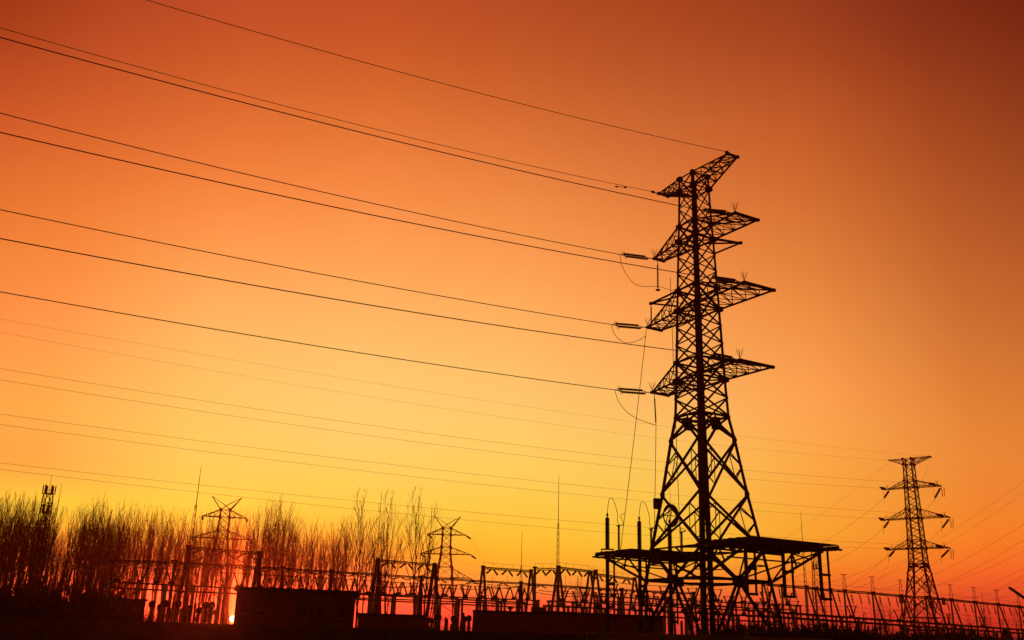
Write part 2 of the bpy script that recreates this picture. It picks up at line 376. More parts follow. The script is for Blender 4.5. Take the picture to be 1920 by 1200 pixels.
def lattice_pylon(base, yaw, label, main, arm=1.):
    e = empty('lattice_pylon', (base[0], base[1], 0), label, 'pylon', rz=-yaw)
    order = ['Z', 'M', 'P', 'L', 'K', 'J', 'I', 'H', 'G', 'F', 'D', 'C', 'B', 'A']
    for c, (sx_, sy_) in CORN.items():
        m = MB()
        for a, b in zip(order, order[1:]):
            pa, pb = corner(a, c), corner(b, c); wid = .27 if LV[a][0] < 17 else (.23 if LV[a][0] < 26 else .19)
            m.plate(pa, pb, (-sx_, 0, 0), .028, wid); m.plate(pa, pb, (0, -sy_, 0), .028, wid)
        m.box((CORN[c][0]*4.0, CORN[c][1]*4.0, .15), (.9, .9, .5))
        m.build('leg', STEEL, e)
    faces = [('N', 'R'), ('R', 'F'), ('F', 'L'), ('L', 'N')]
    up = MB()
    for zs, wb in (((36.25, 34.7, 33.2), .072), ((31.92, 30.65, 29.25, 27.84), .085), ((26.15, 24.85, 23.45, 22.06), .092), ((20.62, 19.25, 17.83), .105)):
        for za, zb in zip(zs, zs[1:]):
            for c, d in faces:
                up.bar(corner(wz(za), c), corner(wz(zb), d), wb); up.bar(corner(wz(zb), c), corner(wz(za), d), wb)
    for a, b, wb in (('A', 'B', .08), ('C', 'D', .11), ('F', 'G', .12), ('H', 'I', .12)):
        for c, d in faces:
            up.bar(corner(a, c), corner(b, d), wb); up.bar(corner(b, c), corner(a, d), wb)
            up.bar(corner(a, c), corner(a, d), wb); up.bar(corner(b, c), corner(b, d), wb)
        up.bar(corner(b, 'N'), corner(b, 'F'), wb*.8); up.bar(corner(b, 'L'), corner(b, 'R'), wb*.8)
        for c in CORN: up.box(corner(b, c)-Vector((CORN[c][0]*.1, CORN[c][1]*.1, 0)), (.3, .3, .42))
        for c in CORN: up.box(corner(a, c)-Vector((CORN[c][0]*.1, CORN[c][1]*.1, 0)), (.3, .3, .36))
    up.build('upper_bracing', STEEL, e)
    lo = MB(); zj = 17.3
    for c, d in faces:
        mid = (corner('J', c)+corner('J', d))/2; mid.z = 17.35
        lo.bar(corner('J', c), corner('J', d), .15); lo.bar(corner('J', c), mid, .12); lo.bar(corner('J', d), mid, .12)
        lo.box(mid, (.55, .55, .42)); lo.bar(mid, corner('K', c), .15); lo.bar(mid, corner('K', d), .15)
        for a, b in (('K', 'L'), ('L', 'P')):
            A1, A2, B1, B2 = corner(a, c), corner(a, d), corner(b, c), corner(b, d)
            lo.bar(A1, B2, .135); lo.bar(A2, B1, .135)
            wa, wb_ = LV[a][1], LV[b][1]; t = wa/(wa+wb_); X = lerp(A1, B2, t)
            for (q1, q2) in ((A1, B1), (A2, B2)):
                h = lerp(q1, q2, .5); u1, u2 = lerp(q1, X, .52), lerp(q2, X, .5)
                lo.bar(h, u1, .07); lo.bar(h, u2, .07); lo.bar(u1, u2, .055)
        midM = (corner('M', c)+corner('M', d))/2
        lo.bar(corner('P', c), corner('P', d), .11)
        lo.bar(corner('P', c), midM, .145); lo.bar(corner('P', d), midM, .145)
        lo.bar(corner('M', c), corner('M', d), .18); lo.box(midM, (.55, .55, .5))
        lo.bar(lerp(corner('P', c), midM, .5), lerp(corner('P', c), corner('M', c), .5), .07); lo.bar(lerp(corner('P', d), midM, .5), lerp(corner('P', d), corner('M', d), .5), .07)
        z1, z2 = corner(wz(.6), c), corner(wz(.6), d)
        lo.bar(midM, z1, .145); lo.bar(midM, z2, .145)
        for q, zc in ((z1, c), (z2, d)):
            lo.bar(lerp(midM, q, .5), corner(wz(3.4), zc), .08); lo.bar(lerp(midM, q, .5), corner('M', zc), .08)
    for lv in ('J', 'M', 'P'):
        mids = [(corner(lv, c)+corner(lv, d))/2 for c, d in faces]
        for i in range(4): lo.bar(mids[i], mids[(i+1) % 4], .1)
    for lv in ('K', 'L', 'P', 'M'):
        for c in CORN: lo.box(corner(lv, c)-Vector((CORN[c][0]*.1, CORN[c][1]*.1, 0)), (.2, .2, .55))
    lo.build('lower_bracing', STEEL, e)
    for (lv, s_), (ln, nn, ff) in ARMS.items():
        ln *= arm; cs = ('N', 'R') if s_ > 0 else ('L', 'F')
        tz = LV[lv][0]+(.05 if lv == 'A' else -.03)
        tips = [Vector((s_*ln, -nn, tz)), Vector((s_*ln, ff, tz))]
        if lv == 'A':
            m = truss_arm([corner('B', c) for c in cs], [corner('A', c) for c in cs], tips, 4, .10, .055, .14)
            m.build('earth_wire_arm', STEEL, e)
        else:
            upl = {'D': 'C', 'G': 'F', 'I': 'H'}[lv]
            m = truss_arm([corner(lv, c) for c in cs], [corner(upl, c) for c in cs], tips, 4, .115, .048, .18)
            m.build('cross_arm', STEEL, e)
            sp = MB(); q = tips[0]+Vector((0, 0, .12))
            for i in range(7):
                a = i*2*math.pi/7; sp.tube([q, q+Vector((.26*math.cos(a), .26*math.sin(a), .6+.12*(i % 2)))], .012, 4)
            sp.build('bird_spike', WIRE, e)
    if main:
        for c, lv, lz, tip in (('R', 'D', 30.75, (2.35, 2.45, 31.5)), ('L', 'F', 26.6, (-2.55, -2.5, 26.95))):
            m = MB(); t = Vector(tip)
            c1, c2 = ('N', 'F')
            for q in (corner(lv, c), corner(wz(lz), c), lerp(corner(lv, c), corner(lv, 'N'), .5), lerp(corner(lv, c), corner(lv, 'F'), .5)): m.bar(q, t, .11)
            m.box(t, (.22, .22, .2)); m.build('jumper_bracket', STEEL, e)
        # cable ladder clipped along the near leg
        m = MB()
        off = Vector((-.13, .13, 0))
        for o in (-.05, 0, .05):
            pts = [corner(k_, 'N')+off+Vector((o, o, 0)) for k_ in ('A', 'C', 'F', 'H', 'J', 'K', 'L', 'M', 'Z')]
            m.tube(pts, .05, 6)
        m.build('cable_riser', PORC, e)
        # two cable-termination platforms
        for s_ in (-1, 1):
            pf = MB(); x0, x1, y0, y1, z = 3.25, (8.25 if s_ < 0 else 8.55), -3.7, 3.75, 8.3
            for yy in (y0, -2.2, -.8, .8, 2.2, y1): pf.box((s_*(x0+x1)/2, yy, z-.13), (x1-x0, .12, .2))
            for xx in (x0, 4.9, 6.7, x1): pf.box((s_*xx, (y0+y1)/2, z-.27), (.13, y1-y0+.5, .12))
            deck = MB(); n = 15
            for i in range(n):
                if i in (6,): continue
                xx = x0+.2+(x1-x0-.2)*(i+.5)/n; ext = .3*rng.random()
                deck.box((s_*xx, (y0+y1)/2-ext*.5, z+.02), ((x1-x0-.2)/n-.035, y1-y0+ext, .05))
            pt = pf.build('platform', STEEL, e); deck.build('deck_plank', STEEL, pt)
            st = MB()
            for sy_ in (-1, 1):
                fo = corner('M', 'N'); foot = Vector((s_*fo.x, sy_*3.09, 6.15)); top = Vector((s_*7.6, sy_*3.3, z-.34))
                st.bar(foot, top, .14); pleg = Vector((s_*2.78, sy_*2.78, 8.1)); st.bar(pleg, Vector((s_*x1, sy_*3.5, z-.3)), .12)
                mid = lerp(foot, top, .5); st.bar(mid, Vector((s_*4.9, sy_*3.3, z-.34)), .09); st.bar(lerp(foot, top, .75), Vector((s_*4.9, sy_*3.3, z-.34)), .08)
                st.bar(foot, Vector((s_*4.9, sy_*3.3, z-.34)), .09)
                o = Vector((s_*3.1, 0, 6.15)); st.bar(o, top, .09)
            st.bar((s_*5.6, -3.2, 7.3), (s_*5.6, 3.2, 7.3), .09)
            st.build('platform_strut', STEEL, e)
        for yy in (-4.1, -.95, 2.3):                # closed cable hangers under the right platform
            h = MB(); zt, zb = 8.05, 4.9
            h.bar((8.2, yy, zt), (8.2, yy, zb), .16); h.bar((8.2, yy+.75, zt), (8.2, yy+.75, zb), .10)
            for zz in (zb, 6.4): h.bar((8.2, yy-.08, zz), (8.2, yy+.83, zz), .15)
            h.build('cable_hanger', STEEL, e)
        for yy in (-2.95, .1, 3.1):                # cable ducts from the left platform down to the ground
            h = MB()
            h.tube([(-7.75, yy, 8.1), (-7.75, yy, 0)], .14, 8); h.tube([(-7.75, yy+.62, 8.1), (-7.75, yy+.62, 3.4)], .075, 6)
            for zz in (3.6, 6.1): h.bar((-7.75, yy, zz), (-7.75, yy+.62, zz), .2)
            h.build('cable_duct', STEEL, e)
        MB().box((-4.6, -.8, 7.9), (.9, .25, .85)).build('notice_plate', PARAP, e)
        MB().box(corner(wz(11.55), 'L')+Vector((-.12, -.12, 0)), (.34, .4, .75)).build('junction_box', STEEL, e)
        m = MB()
        for o in range(4):
            r = .62+.05*o; c0 = corner(wz(10.7), 'L')+Vector((.55, .75, 0))
            m.tube([c0+Vector((r*.72*math.cos(t)*.35+.04*o, r*.72*math.cos(t), r*1.05*math.sin(t))) for t in [2*math.pi*i/22 for i in range(23)]], .035, 6)
        m.bar(c0+Vector((-.3, -.55, 0)), c0+Vector((.3, .55, 0)), .05); m.build('cable_coil', PORC, e)
    else:
        for c, dx in (('L', -.5), ('R', .5)):
            MB().box(corner(wz(11.3), c)+Vector((dx, dx, 0)), (.25, 1.5, 1.25)).build('notice_plate', PARAP, e)
    return e
BASE = Vector((14.17, 70, 0)); YAW = R(60)
def loc2w(base, yaw, p):
    a = Vector((math.cos(yaw), -math.sin(yaw), 0)); b = Vector((math.sin(yaw), math.cos(yaw), 0))
    return Vector((base[0], base[1], 0))+a*p[0]+b*p[1]+Vector((0, 0, p[2]))
pyl = lattice_pylon(BASE, YAW, 'tall lattice pylon in the foreground with two cable platforms round its legs', True)
BASE2 = Vector((76.5, 184, 0)); YAW2 = R(41)
ARM2 = .92
pyl2 = lattice_pylon(BASE2, YAW2, 'lattice pylon with flat T top standing alone at the right', False, ARM2)
def tip(base, yaw, lv, s_, nf):
    ln, nn, ff = ARMS[(lv, s_)]
    if base is BASE2: ln *= ARM2
    return loc2w(base, yaw, (s_*ln, -nn if nf == 'n' else ff, LV[lv][0]))

# ------------------------------------------------------------------ insulators, jumpers and lines of the big pylon
LD = Vector((-math.sin(YAW), -math.cos(YAW), 0))
def string(p, q, label, group, r=.11, n=10, double=False, cat='insulator', name='insulator_string', k=8):
    p = Vector(p); q = Vector(q); e = empty(name, p, label, cat, group); d = q-p; Lg = d.length; u = d.normalized()
    side = u.cross(Vector((0, 0, 1)))
    side = side.normalized() if side.length > .1 else Vector((1, 0, 0))
    a, b = u*(.24*Lg), u*(.86*Lg); zero = Vector((0, 0, 0))
    if double:
        v = side.cross(u).normalized(); off = (v*.75+side*.66).normalized()*.2
        for s_ in (-1, 1):
            m = MB().sheds(a+off*s_, b+off*s_, .05, r, n, k); m.build('insulator', PORC, e)
            rr_ = b+off*s_*1.2; ring = MB().tube([rr_+side*(.16*math.cos(t))+v*(.16*math.sin(t)) for t in [2*math.pi*i/14 for i in range(15)]], .018, 5); ring.build('corona_ring', WIRE, e)
        f = MB().tube([zero, u*(.16*Lg)], .035); f.bar(u*(.16*Lg), a+off, .05); f.bar(u*(.16*Lg), a-off, .05)
        f.bar(b+off, u*(.95*Lg), .05); f.bar(b-off, u*(.95*Lg), .05); f.tube([u*(.94*Lg), d], .04); f.bar(b+off*1.3, b-off*1.3, .05)
    else:
        MB().sheds(a*.6, b*1.06, .045, r, n, k).build('insulator', PORC, e)
        f = MB().tube([zero, d*.3, d*.6, d], .03)
    f.build('fitting', STEEL, e)
    return e
def cable(pts, r, label, group=None, name='power_line', cat='power line', mat=WIRE, k=5):
    m = MB().tube(pts, r, k); o = m.build(name, mat, None, origin=pts[0]); return tag(o, label, cat, group)
def spline(pts, n=8):
    P = [Vector(p) for p in pts]; out = []
    for i in range(len(P)-1):
        p0 = P[max(i-1, 0)]; p1 = P[i]; p2 = P[i+1]; p3 = P[min(i+2, len(P)-1)]
        for j in range(n):
            t = j/n; out.append(.5*((2*p1)+(p2-p0)*t+(2*p0-5*p1+4*p2-p3)*t*t+(3*p1-p0-3*p2+p3)*t**3))
    out.append(P[-1]); return out
def line_from(P0, d, pixs, ext=1.25, n=40):
    """catenary (parabola) leaving P0 in the vertical plane along d, through measured points"""
    S, Z = [0.], [P0.z]
    for px, py in pixs:
        q = on_plane(P0, d, px, py); S.append((q-P0).dot(d)); Z.append(q.z)
    c = np.polyfit(S, Z, 2); c[2] = P0.z; mx = max(S)*ext
    return [Vector((P0.x+d.x*s, P0.y+d.y*s, c[0]*s*s+c[1]*s+c[2])) for s in [mx*i/n for i in range(n+1)]]
T = lambda lv, s_, nf='n': tip(BASE, YAW, lv, s_, nf)
heights = {'D': 'top', 'G': 'middle', 'I': 'bottom'}
PH = [('D', -1, (1162, 477), [(0, 212), (640, 368)]), ('D', 1, (1314, 394), [(0, 70), (640, 239)]), ('G', -1, (1147, 608.5), [(0, 393), (640, 521)]),
      ('G', 1, (1333, 521), [(0, 248), (640, 391)]), ('I', -1, (1153, 731), [(0, 547), (640, 656)]), ('I', 1, (1333, 665), [(0, 447), (640, 563)])]
ENDS = {}
for lv, s_, pe, px in PH:
    P = T(lv, s_)+Vector((0, 0, -.05)); E_ = on_plane(P, LD, *pe); sd_ = 'left' if s_ < 0 else 'right'
    string(P, E_, f'twin brown strain insulator at the {heights[lv]} {sd_} arm of the big pylon', 'strain insulators of the big pylon', .10, 14, True)
    ENDS[(lv, s_)] = E_
    cable(line_from(E_, LD, px), .030, f'dark line from the {heights[lv]} {sd_} arm of the big pylon up to the left edge', 'lines of the big pylon')
for s_, pe, px in ((-1, (1222, 359), [(0, 52), (640, 226)]), (1, (1362, 284.5), [(275, 0), (640, 105)])):
    P = T('A', s_); E_ = on_plane(P, LD, *pe); sd_ = 'left' if s_ < 0 else 'right'
    m = MB().tube([Vector((0, 0, 0)), (E_-P)*1.2], .04); m.box((E_-P)*.8, (.22, .22, .14)); tag(m.build('wire_clamp', STEEL, None), f'small clamp at the {sd_} tip of the big pylon top', 'wire clamp', 'earth wire clamps').location = P
    cable(line_from(E_, LD, px), .021, f'thin earth wire from the {sd_} tip of the big pylon top', 'earth wires of the big pylon')
P = T('A', -1); q = on_plane(P, LD, 1165, 349)
m = MB().bar((-.35, 0, -.05), (.3, 0, -.1), .03); m.lathe((-.5, 0, -.06), (-.25, 0, -.06), [(0, .05), (.4, .075), (1, .05)]); m.lathe((.2, 0, -.1), (.45, 0, -.1), [(0, .05), (.4, .075), (1, .05)])
tag(m.build('vibration_damper', STEEL), 'small weighted damper clipped under the earth wire left of the pylon top', 'damper').location = q
# jumper loops and hanging strings
def planar(P, d, pix): return [on_plane(P, d, *p) for p in pix]
Pd = T('D', -1)
cable(spline(planar(Pd, LD, [(1162, 478), (1166, 497), (1176, 517), (1190, 532), (1206, 537), (1233, 537), (1248, 541), (1264, 546)])), .022, 'jumper loop hanging under the top left arm of the big pylon', 'jumper loops', 'jumper_loop', 'cable')
e = string(on_plane(Pd, LD, 1233, 489), on_plane(Pd, LD, 1233.5, 545), 'straight hanging insulator with a weight under the top left arm', 'hanging insulators of the big pylon', .075, 14)
q = on_plane(Pd, LD, 1233.5, 541)-on_plane(Pd, LD, 1233, 489)
MB().lathe(q+Vector((0, 0, -.06)), q+Vector((0, 0, -.2)), [(0, .12), (.3, .2), (.7, .2), (1, .1)]).build('weight', STEEL, e)
Pg = T('G', -1)
cable(spline(planar(Pg, LD, [(1147, 610), (1152, 626), (1163, 638), (1177, 643), (1195, 639), (1211, 630)])), .022, 'jumper loop hanging under the middle left arm of the big pylon', 'jumper loops', 'jumper_loop', 'cable')
bt = loc2w(BASE, YAW, (-2.55, -2.5, 26.9))
string(bt, bt+Vector((0, 0, -1.65)), 'thin ribbed insulator hanging from the bracket above the middle left arm', 'hanging insulators of the big pylon', .06, 12)
Pi_ = T('I', -1)
cable(spline(planar(Pi_, LD, [(1153, 732), (1160, 753), (1175, 772), (1195, 785), (1213, 792), (1229, 797)])), .022, 'jumper loop hanging under the bottom left arm of the big pylon', 'jumper loops', 'jumper_loop', 'cable')
string(on_plane(Pi_, LD, 1227, 740), on_plane(Pi_, LD, 1230, 797), 'thin ribbed insulator hanging under the bottom left arm', 'hanging insulators of the big pylon', .06, 14)
def plat(x, y, z=8.33): return loc2w(BASE, YAW, (x, y, z))
dl = [(on_plane(Pg, LD, 1212, 618), plat(-5.3, -3.55), 'left'), (on_plane(Pi_, LD, 1230, 797), plat(-4.6, -1.0), 'middle'), (loc2w(BASE, YAW, (-1.5, -1.4, 29)), plat(-4.2, 1.2), 'right')]
for a, b, nm in dl:
    cable([lerp(a, b, t/10)+Vector((0, 0, -.25*math.sin(math.pi*t/10))) for t in range(11)], .024, f'{nm} drop wire running down the big pylon to the left platform', 'drop wires', 'drop_wire', 'cable')
SXD = Vector((1, 0, 0))
for i, (yy, nm) in enumerate(((-2.95, 'leftmost'), (.1, 'middle'), (3.1, 'rightmost'))):
    b0 = plat(-7.75, yy, 8.35)
    e = empty('cable_termination', b0, f'{nm} thick ribbed cable termination standing on the left platform', 'insulator', 'cable terminations on the platform')
    MB().sheds((0, 0, .3), (0, 0, 2.55), .13, .19, 24, 12).build('insulator', PORC, e)
    m = MB().lathe((0, 0, 2.55), (0, 0, 3.0), [(0, .16), (.15, .16), (.2, .05), (.45, .05), (.5, .09), (.8, .08), (1, .03)]); m.build('terminal_cap', STEEL, e)
    m = MB().box((0, 0, .27), (.95, .5, .06))
    for dx in (-.42, .42): m.box((dx, 0, .12), (.07, .07, .24))
    m.build('stand', STEEL, e)
    a0 = plat(-6.3, yy, 8.35); a1 = a0+Vector((0, 0, 1.95))
    e = empty('surge_arrester', a0, f'{nm} slim ribbed surge arrester on the left platform', 'surge arrester', 'surge arresters on the platform')
    MB().sheds((0, 0, .1), (0, 0, 1.8), .06, .10, 18, 10).build('insulator', PORC, e)
    m = MB().lathe((0, 0, 1.8), (0, 0, 1.95), [(0, .1), (.5, .1), (1, .04)]); m.bar((-.2, 0, 1.92), (.3, 0, 1.96), .05); m.box((0, 0, .05), (.25, .25, .1)); m.build('terminal', STEEL, e)
    top = b0+Vector((0, 0, 3.0)); w_ = a1-top
    cable(spline([top, top+Vector((.05, 0, .5)), top+w_*.2+Vector((0, 0, 1.05+.2*w_.z*-1)), top+w_*.55+Vector((0, 0, 1.15-.3*w_.z)), top+w_*.9+Vector((0, 0, .55-.2*w_.z)), a1+Vector((-.1, 0, .4)), a1], 6), .022, f'looped lead between the {nm} cable termination and its arrester', 'looped leads on the platform', 'looped_lead', 'cable')
    d0, d1, _n = dl[i]; c0 = lerp(d0, d1, (.845, .9, .93)[i])
    cable(spline([a1, a1+Vector((.35, 0, .1)), lerp(a1, c0, .35)+Vector((0, 0, .35)), lerp(a1, c0, .75)+Vector((0, 0, .2)), c0], 6), .022, f'short lead from the {nm} arrester to its drop wire', 'short leads on the platform', 'short_lead', 'cable')

# ------------------------------------------------------------------ lines of the right pylon
LD2 = Vector((-math.sin(YAW2), -math.cos(YAW2), 0))
T2 = lambda lv, s_, nf='n': tip(BASE2, YAW2, lv, s_, nf)
def free_dir(P, pix, Y0):              # horizontal heading from P to a point seen at pix at depth Y0
    q = at_depth(*pix, Y0); d = q-P; d.z = 0; return d.normalized()
WP = [('D', -1, [(0, 712), (480, 786.3)]), ('D', 1, [(0, 691), (480, 766.5)]), ('G', -1, [(0, 796), (480, 858.4)]), ('G', 1, [(0, 776.5), (480, 839.9)]), ('I', -1, [(0, 880), (480, 935)]), ('I', 1, [(0, 868), (480, 920.3)])]
for lv, s_, px in WP:
    P = T2(lv, s_)+Vector((0, 0, -.05)); sd_ = 'left' if s_ < 0 else 'right'
    d = free_dir(P, px[0], 96+2*s_)
    E_ = P+d*2.6+Vector((0, 0, -.1))
    string(P, E_, f'strain insulator pointing left from the {heights[lv]} {sd_} arm of the right pylon', 'strain insulators of the right pylon', .19, 8, True, k=6)
    cable(line_from(E_, d, px, 1.1, 60), .015, f'pale distant line from the {heights[lv]} {sd_} arm of the right pylon to the left edge', 'lines of the right pylon')
for s_, px in ((-1, [(0, 623), (480, 708.7)]), (1, [(0, 598), (480, 681.8)])):
    P = T2('A', s_); sd_ = 'left' if s_ < 0 else 'right'
    cable(line_from(P, free_dir(P, px[0], 96), px, 1.1, 60), .010, f'very thin earth wire from the {sd_} tip of the right pylon top', 'earth wires of the right pylon')
# the slack span from the right pylon down to the gantry row
GT = [at_height(1385, 1089, 12.1), at_height(1440, 1093, 12.1), at_height(1467, 1097, 12.1), at_height(1580, 1106, 12.1), at_height(1588, 1107, 12.1), at_height(1605, 1108.5, 12.1)]
SL = [('D', -1, (1655, 931)), ('G', -1, (1651, 983)), ('I', -1, (1659, 1033)), ('D', 1, (1742, 935)), ('G', 1, (1758, 988)), ('I', 1, (1759, 1038))]
for (lv, s_, pe), gt in zip(SL, GT):
    P = T2(lv, s_, 'f')+Vector((0, 0, -.1)); sd_ = 'left' if s_ < 0 else 'right'
    d = (gt-P); d = d.normalized()
    E_ = P+d*2.5+Vector((0, 0, -.9))
    string(P, E_, f'drooping insulator below the {heights[lv]} {sd_} arm of the right pylon', 'drooping insulators of the right pylon', .22, 8, k=6)
    pts = [lerp(E_, gt, t/16)+Vector((0, 0, -1.6*4*(t/16)*(1-t/16))) for t in range(17)]
    cable(pts, .018, f'slack line from the {heights[lv]} {sd_} arm of the right pylon down to the gantries', 'slack lines of the right pylon')
    P1 = T2(lv, s_, 'n')+LD2*2.4
    cable(spline([P1, lerp(P1, E_, .2)+Vector((0, 0, -1.3)), lerp(P1, E_, .65)+Vector((0, 0, -1.7)), E_]), .016, f'jumper loop under the {heights[lv]} {sd_} arm of the right pylon', 'jumper loops of the right pylon', 'jumper_loop', 'cable')
    if s_ > 0:
        for o in (0, .5):
            q = T2(lv, s_, 'f')+Vector((.2+o, .3, -.1)); string(q, q+Vector((-.35*o, 0, -1.9)), f'slim hanging insulator under the {heights[lv]} right arm of the right pylon', 'hanging insulators of the right pylon', .07, 8, k=6)

for s_, g_ in ((-1, at_height(1340, 1086, 13)), (1, at_height(1637, 1111, 14))):
    P = T2('A', s_, 'f'); sd_ = 'left' if s_ < 0 else 'right'
    cable([lerp(P, g_, t/16)+Vector((0, 0, -1.2*4*(t/16)*(1-t/16))) for t in range(17)], .012, f'faint slack earth wire from the {sd_} tip of the right pylon top', 'slack earth wires of the right pylon')

# ------------------------------------------------------------------ two distant pylons with V-shaped peaks
def v_pylon(px, py, Y, yaw, label):
    c = at_depth(px, py, Y); e = empty('peak_pylon', (c.x, c.y, 0), label, 'pylon', 'distant pylons with V peaks', rz=-yaw)
    LVV = [(0, 4.6), (9, 2.9), (18.2, 2.05), (21, 1.8), (24.4, 1.3), (26.3, 1.22), (29.6, 1.15), (31.4, 1.12)]
    def hw(z):
        for (a, b), (c_, d) in zip(LVV, LVV[1:]):
            if a <= z <= c_: return b+(d-b)*(z-a)/(c_-a)
    def cr(z, i, j): return Vector((i*hw(z), j*hw(z), z))
    CS = [(1, -1), (1, 1), (-1, 1), (-1, -1)]
    for i, j in CS:
        m = MB()
        for (a, _), (b, _) in zip(LVV, LVV[1:]): m.bar(cr(a, i, j), cr(b, i, j), .23)
        m.build('leg', STEEL, e)
    m = MB(); zs = [0, 5, 9, 12.5, 15.5, 18.2, 21, 22.8, 24.4, 26.3, 27.9, 29.6, 31.4]
    for a, b in zip(zs, zs[1:]):
        for q in range(4):
            c1, c2 = CS[q], CS[(q+1) % 4]
            m.bar(cr(a, *c1), cr(b, *c2), .08); m.bar(cr(b, *c1), cr(a, *c2), .08)
            if b in (18.2, 21, 24.4, 26.3, 29.6, 31.4): m.bar(cr(b, *c1), cr(b, *c2), .12); m.box(cr(b, *c1), (.55, .55, .65))
    m.build('bracing', STEEL, e)
    tips = []
    for z, zu, ln in ((29.6, 31.4, 5.3), (24.4, 26.3, 6.9), (18.2, 20.8, 6.9)):
        for s_ in (-1, 1):
            t = [Vector((s_*ln, -.35, z)), Vector((s_*ln, .35, z))]
            truss_arm([cr(z, s_, -1), cr(z, s_, 1)], [cr(zu, s_, -1), cr(zu, s_, 1)], t, 3, .14, .07, .24).build('cross_arm', STEEL, e); tips.append((z, s_, ln))
    for s_ in (-1, 1):
        m = MB(); t = Vector((s_*3.6, 0, 34.6))
        for j in (-1, 1): m.bar(cr(31.4, s_, j), t, .17); m.bar(cr(31.4, -s_, j)*.0+Vector((0, j*.6, 32.4)), t, .09); m.bar(Vector((0, j*.6, 32.4)), cr(31.4, s_, j), .09)
        m.bar(Vector((0, -.6, 32.4)), Vector((0, .6, 32.4)), .1); m.build('peak', STEEL, e)
    return e, [(loc2w((c.x, c.y), yaw, (s_*ln, 0, z-.1)), z, s_) for z, s_, ln in tips], (c, yaw)
vp1, tips1, _ = v_pylon(417, 1005, 246, R(-12), 'distant pylon with V-shaped peaks rising from the trees at the left')
vp2, tips2, _ = v_pylon(836, 1035, 272, R(2), 'distant pylon with V-shaped peaks left of the centre gantry')
hn = {29.6: 'top', 24.4: 'middle', 18.2: 'bottom'}
for tl, nm, dirs in ((tips1, 'left distant', (.35, -.9)), (tips2, 'central distant', (.75, -.66))):
    for P, z, s_ in tl:
        sd_ = 'left' if s_ < 0 else 'right'; d = Vector((dirs[0], dirs[1], 0)).normalized()
        q = P+d*2.0+Vector((0, 0, -1.05))
        string(P, q, f'slanted insulator at the {hn[z]} {sd_} arm of the {nm} pylon', f'slanted insulators of the {nm} pylon', .26, 7, k=6)
        if nm.startswith('cent'):
            g_ = at_height(925+ (z-18)*3+s_*12, 1066, 11.8); pts = [lerp(q, g_, t/12)+Vector((0, 0, -2.2*4*(t/12)*(1-t/12))) for t in range(13)]
            cable(pts, .016, f'faint line from the {hn[z]} {sd_} arm of the central distant pylon', 'lines of the central distant pylon')
        else:
            g_ = at_height(400+(29.6-z)*4+s_*20, 1029, 11.9); pts = [lerp(q, g_, t/12)+Vector((0, 0, -2.2*4*(t/12)*(1-t/12))) for t in range(13)]
            cable(pts, .016, f'faint line from the {hn[z]} {sd_} arm of the left distant pylon', 'lines of the left distant pylon')
        cable(spline([P+Vector((-.1, .1, -.1)), P+Vector((.2, 0, -1.6)), q+Vector((0, 0, -1.0)), q]), .014, f'jumper under the {hn[z]} {sd_} arm of the {nm} pylon', f'jumpers of the {nm} pylon', 'jumper_loop', 'cable')

# ------------------------------------------------------------------ gantries
def beam_mesh(a, b, w_=.34, t=.075, n=None):
    m = MB(); a = Vector(a); b = Vector(b); d = (b-a); u = Vector((-d.y, d.x, 0)).normalized()*w_/2; h = Vector((0, 0, w_*.8))
    n = n or max(6, int(d.length/.55))
    for o in (u, -u, -h): m.bar(a+o, b+o, t*1.2)
    for i in range(n):
        p, q = lerp(a, b, i/n), lerp(a, b, (i+1)/n)
        m.bar(p+u, q-u, t*.7); m.bar(p+u, lerp(p, q, .5)-h, t*.7); m.bar(lerp(p, q, .5)-h, q+u, t*.7); m.bar(p-u, lerp(p, q, .5)-h, t*.7); m.bar(lerp(p, q, .5)-h, q-u, t*.7)
    return m
def column(parent, base, z, perp, sp0, sp1, r=.17, mat=None):
    """two concrete poles leaning together under the beam"""
    m = MB(); top = Vector((0, 0, z-.05))
    e = MB()
    for s_ in (sp0, sp1):
        f = Vector((perp.x*s_, perp.y*s_, 0)); m.tube([base+f, base+top+perp*(.16 if s_ > 0 else -.16)], r*1.15, 10, r*.85)
    c = m.build('column', mat or CONC, parent)
    h = MB(); tb = MB(); hz = z*.5
    a, b = base+perp*(sp0*(1-hz/z))+Vector((0, 0, hz)), base+perp*(sp1*(1-hz/z))+Vector((0, 0, hz))
    tb.bar(a, b, .12); tb.build('tie_beam', STEEL, c); h.box(base+top+Vector((0, 0, .12)), (.62, .62, .24)); h.build('crosshead', STEEL, c)
def portal(name, label, pts, z, sp=(-2.2, 2.2), r=.17, rail=True, bm=True, group=None, w_=.34, mat=None):
    W = [at_height(px, py, z) for px, py in pts]; o = Vector((W[0].x, W[0].y, 0)); e = empty(name, o, label, 'gantry', group)
    d = (W[-1]-W[0]); d.z = 0; d.normalize(); perp = Vector((d.y, -d.x, 0))
    for p in W: column(e, Vector((p.x-o.x, p.y-o.y, 0)), z, perp, *sp, r, mat)
    if bm:
        for a, b in zip(W, W[1:]):
            beam_mesh(a-o, b-o, w_).build('beam', STEEL, e)
            if rail:
                m = MB(); n = max(3, int((b-a).length/1.6))
                for i in range(n+1): p = lerp(a, b, i/n)-o; m.bar(p, p+Vector((0, 0, .62)), .03)
                m.bar(a-o+Vector((0, 0, .62)), b-o+Vector((0, 0, .62)), .03); m.build('handrail', STEEL, e)
    return e, W, d
